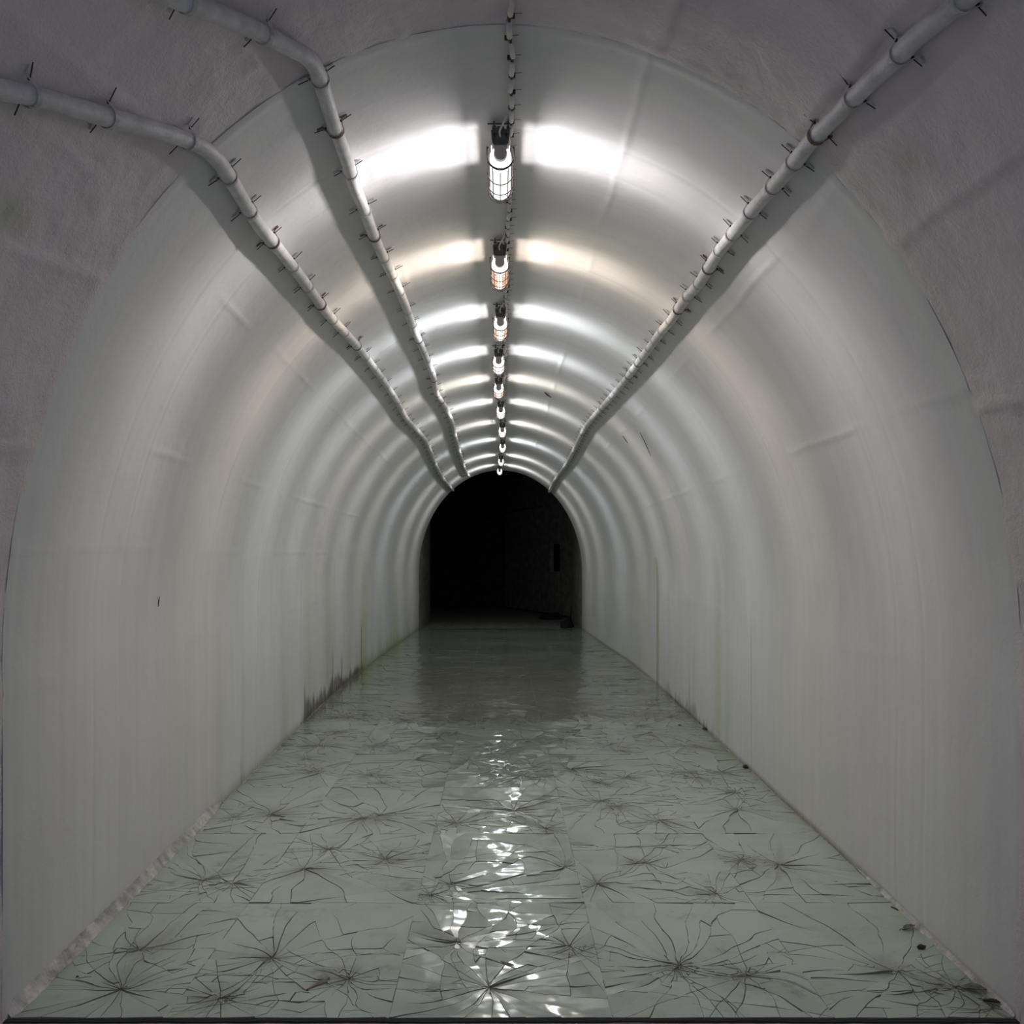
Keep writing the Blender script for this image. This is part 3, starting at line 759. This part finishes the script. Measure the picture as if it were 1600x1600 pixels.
LAB = ['caged tunnel lamp nearest the camera with white glare and dark junction block',
       'caged tunnel lamp with amber ribbed glass, second from the front',
       'caged tunnel lamp with white and orange glow, third from the front',
       'white caged tunnel lamp directly behind the third orange tinged one',
       'pinkish caged tunnel lamp, fifth along the crown, small bright horseshoe end',
       'white caged tunnel lamp just behind the pinkish fifth lamp',
       'caged tunnel lamp set right of the line with split bright sides, seventh along',
       'small caged tunnel lamp furthest right in the row, third from the dark mouth',
       'small caged tunnel lamp second to last before the dark far mouth',
       'tiny caged tunnel lamp at the far end glowing against the dark mouth']
proto = empty('caged_lamp', (0, 0, 0)); lamp_parts(proto)
kids = list(proto.children)
def light_for(root, col, pw):
    for az in (-60, 60):        # unfocused part of the glow
        ld = bpy.data.lights.new('tube_glow', 'AREA'); ld.shape = 'RECTANGLE'; ld.size = 0.03; ld.size_y = 0.40
        ld.color = col; ld.energy = LAMP_W*pw*0.36
        lo = bpy.data.objects.new('tube_glow', ld); C.objects.link(lo); lo.parent = root
        a = math.radians(az); d = Vector((math.sin(a), 0, -math.cos(a))); lo.location = Vector((0, LL/2-.005, LZ))+d*0.059
        z = -d; y = Vector((0, 1, 0)); x = y.cross(z); lo.rotation_euler = Matrix((x, y, z)).transposed().to_euler()
    for az in (-141, -116, -90, -62, -36, -12, 12, 36, 62, 90, 116, 141):       # angle from straight down
        ld = bpy.data.lights.new('tube_light', 'AREA'); ld.shape = 'RECTANGLE'; ld.size = 0.022; ld.size_y = 0.39
        ld.spread = math.radians(44 if abs(az) < 100 else 50); ld.color = col; ld.energy = LAMP_W*pw/12*{12: .6, 36: .7, 62: .9, 90: .58, 116: .27, 141: .19}[abs(az)]; ld.size = 0.006 if abs(az) > 130 else 0.022
        lo = bpy.data.objects.new('tube_light', ld); C.objects.link(lo); lo.parent = root
        a = math.radians(az); d = Vector((math.sin(a), 0, -math.cos(a)))
        lo.location = Vector((0, LL/2-.005, LZ))+d*0.050
        z = -d; y = Vector((0, 1, 0)); x = y.cross(z); Mx = Matrix((x, y, z)).transposed().to_4x4()
        lo.rotation_euler = Mx.to_euler()
def deep_copy(o, parent):
    c = o.copy(); C.objects.link(c); c.parent = parent
    for k in o.children: deep_copy(k, c)
    return c
glow = {}
for i, (Y, x, col, pw, gm) in enumerate(LAMPS):
    if i == 0: r = proto
    else:
        r = empty('caged_lamp')
        for k in kids: deep_copy(k, r)
    r.location = (x, Y, H-0.002)
    tag(r, LAB[i], 'lamp', 'caged lamps along the crown of the vault')
    if gm not in glow:
        b = glass_body(.046, .002, LL-.02); g = b.build('glass_cover', M[gm], r, True); glow[gm] = g.data
        g2 = None
    else:
        g = bpy.data.objects.new('glass_cover', glow[gm]); C.objects.link(g); g.parent = r
for r in [o for o in C.objects if o.name.startswith('caged_lamp')]:
    i = min(range(10), key=lambda k: abs(LAMPS[k][0]-r.location.y)); light_for(r, LAMPS[i][2], LAMPS[i][3])

# ------------------------------------------------------------------ debris
def floorpt(px, py, z=0.0):
    Y = F*(CAMZ-z)/(py-VY); return Vector(((px-VX)/F*Y, Y, z))
def lump(name, loc, size, m, label, cat, seed, flat=0.6, group=None, spikes=0.35):
    rn = random.Random(seed); bm = bmesh.new(); bmesh.ops.create_icosphere(bm, subdivisions=2, radius=1)
    for v in bm.verts:
        n = 1+spikes*float(fbm(v.co.x*1.7+seed, v.co.y*1.7+v.co.z*1.3, 3))*1.6
        v.co = Vector((v.co.x*size[0]*n, v.co.y*size[1]*n, max(v.co.z*size[2]*n*flat, -size[2]*.12)+size[2]*.12))
    me = bpy.data.meshes.new(name); bm.to_mesh(me); bm.free(); o = link(name, me, m); o.location = loc; o.rotation_euler = (0, 0, rn.uniform(0, 3)); tag(o, label, cat, group); return o
def leaf(name, loc, L, W, rz, m, label, seed, vein=True):
    """curled dead leaf: arched blade with raised rims plus stalk"""
    rn = random.Random(seed); root = empty(name, loc, rz); tag(root, label, 'leaf'); b = MB(); nu, nv = 14, 8
    for i in range(nu+1):
        u = i/nu; wd = W*math.sin(PI*min(1, u*1.02))**0.7+.0015
        for j in range(nv+1):
            v = j/nv*2-1; z = 0.003+L*0.10*math.sin(PI*u)*(.4+abs(v)**2)+0.002*math.sin(v*16)+(0.012*u*u)
            b.v.append(Vector(((u-.5)*L, v*wd/2, z+rn.uniform(-.0008, .0008))))
    for i in range(nu):
        for j in range(nv): a = i*(nv+1)+j; b.f.append([a, a+1, a+nv+2, a+nv+1])
    b.build('blade', m, root, True)
    b = MB(); b.tube([(-L*.5, 0, .004), (-L*.62, .004, .005), (-L*.75, -.002, .002)], .0015, 5); b.build('stalk', M['nail'], root)
    return root
M['leafgrey'] = simple('bleached_leaf', (0.19, 0.18, 0.13), 0.8, 0, 0.5, 90, 0.45)
lump('dirt_clod', floorpt(1440, 1482), (.020, .013, .024), M['leaf'], 'dark brown clod of dirt on glass near the right wall', 'dirt clod', 1)
leaf('curled_leaf', floorpt(1420, 1452), .065, .035, .3, M['leafgrey'], 'curled grey leaf at the wall foot above the dark clod', 2)
leaf('curled_leaf', floorpt(1522, 1548), .085, .050, -.5, M['leafgrey'], 'broad ribbed dead leaf against the right wall foot', 3)
leaf('curled_leaf', floorpt(1549, 1568), .060, .030, -.8, M['leaf'], 'brown curled leaf lowest in the right corner', 4)
lump('debris', floorpt(1398, 1420), (.028, .008, .006), M['leaf'], 'flat dark flake lying by the right wall where the joint opens', 'debris', 5)
lump('mortar_chip', floorpt(792, 1506), (.032, .012, .006), M['chip'], 'brown splinter patch in the centre of the front glass', 'debris', 6, spikes=.8)
lump('mortar_chip', floorpt(500, 1537), (.058, .014, .007), M['chip'], 'long brown splinter heap left of centre at the front', 'debris', 7, spikes=.9)
lump('wall_stone', floorpt(466, 1131), (.042, .05, .05), M['chip'], 'small pointed stone at the foot of the left wall', 'stone', 8)
lump('debris', floorpt(1165, 1199), (.045, .02, .028), M['leaf'], 'dark lump wedged in the right wall foot at a floor joint', 'debris', 9)
lump('debris', floorpt(1102, 1140), (.040, .025, .028), M['leaf'], 'small dark greenish lump at the right wall foot, farther of two', 'debris', 10)
lump('debris', floorpt(1062, 1133), (.022, .016, .010), M['leaf'], 'tiny dark speck on the glass left of the wall foot lump', 'debris', 11)
lump('pebble', floorpt(121, 1526), (.007, .005, .004), M['leaf'], 'tiny dark crumb on glass near the left front corner', 'pebble', 12)
lump('pebble', floorpt(283, 1464), (.006, .005, .004), M['leaf'], 'tiny dark crumb on glass left of centre behind the star crack', 'pebble', 13)
lump('pebble', floorpt(1306, 1378), (.009, .006, .006), M['chip'], 'small brown pebble on glass right of centre', 'pebble', 14)
lump('rust_scab', Vector((0.45, 3.29, -0.046)), (.16, .05, .012), M['brownstain'], 'reddish brown scab on the landing at the bottom edge', 'stain', 15, spikes=.3)
# litter beyond the far mouth
def at_depth(px, py, Y): return Vector(((px-VX)/F*Y, Y, CAMZ+(VY-py)/F*Y))
lump('rubble_heap', Vector((1.52, 21.9, -0.05)), (.15, .25, .20), M['rubble'], 'black rubble heap in the right corner beyond the far mouth', 'rubble', 20, .9)
lump('rubble_heap', Vector((1.30, 24.6, -0.05)), (.30, .25, .16), M['rubble'], 'low black rubble mound deeper in the dark, left of the corner heap', 'rubble', 21, .9)
b = MB(); b.tube([(0, 0, 0), (-.015, .02, .25), (0, .06, .46)], .013, 7); o = b.build('stick', M['rubble']); o.location = (1.64, 22.2, -0.05); tag(o, 'thin dark stick leaning upright in the corner beyond the far mouth', 'stick')
b = MB(); b.tube(catmull([at_depth(x, y, 26.85) for x, y in ((760, 812), (800, 799), (835, 793), (870, 785), (900, 778))], 6), .02, 7); o = b.build('hanging_cable', M['rubble']); tag(o, 'black cable sagging across the dark chamber beyond the mouth', 'cable')

# one bent wire, and wall scratches stood in for by thin dark tubes
def stub(pix, r, label):
    P = []
    for x, y in pix:
        ph, Y = hit(x, y, 0.010); P.append(surf(ph, Y, 0.010))
    o0 = P[0]; b = MB(); b.tube([p-o0 for p in P], [r*.6]+[r]*(len(P)-2)+[r*.4], 6); o = b.build('wall_mark', M['rubble']); o.location = o0; tag(o, label, 'wire', None)
stub([(851, 613), (855, 617), (861, 621)], .008, 'short black bent wire on the vault right of the lamp row')
stub([(1000, 676), (1009, 694), (1017, 713)], .004, 'longer thin dark scratch on the right shoulder of the vault')
stub([(973, 681), (977, 687), (981, 693)], .005, 'shorter thin dark scratch on the right shoulder, beside the longer one')
stub([(249, 932), (248, 939), (247, 948)], .0035, 'tiny dark upright scratch in the left wall near the camera')
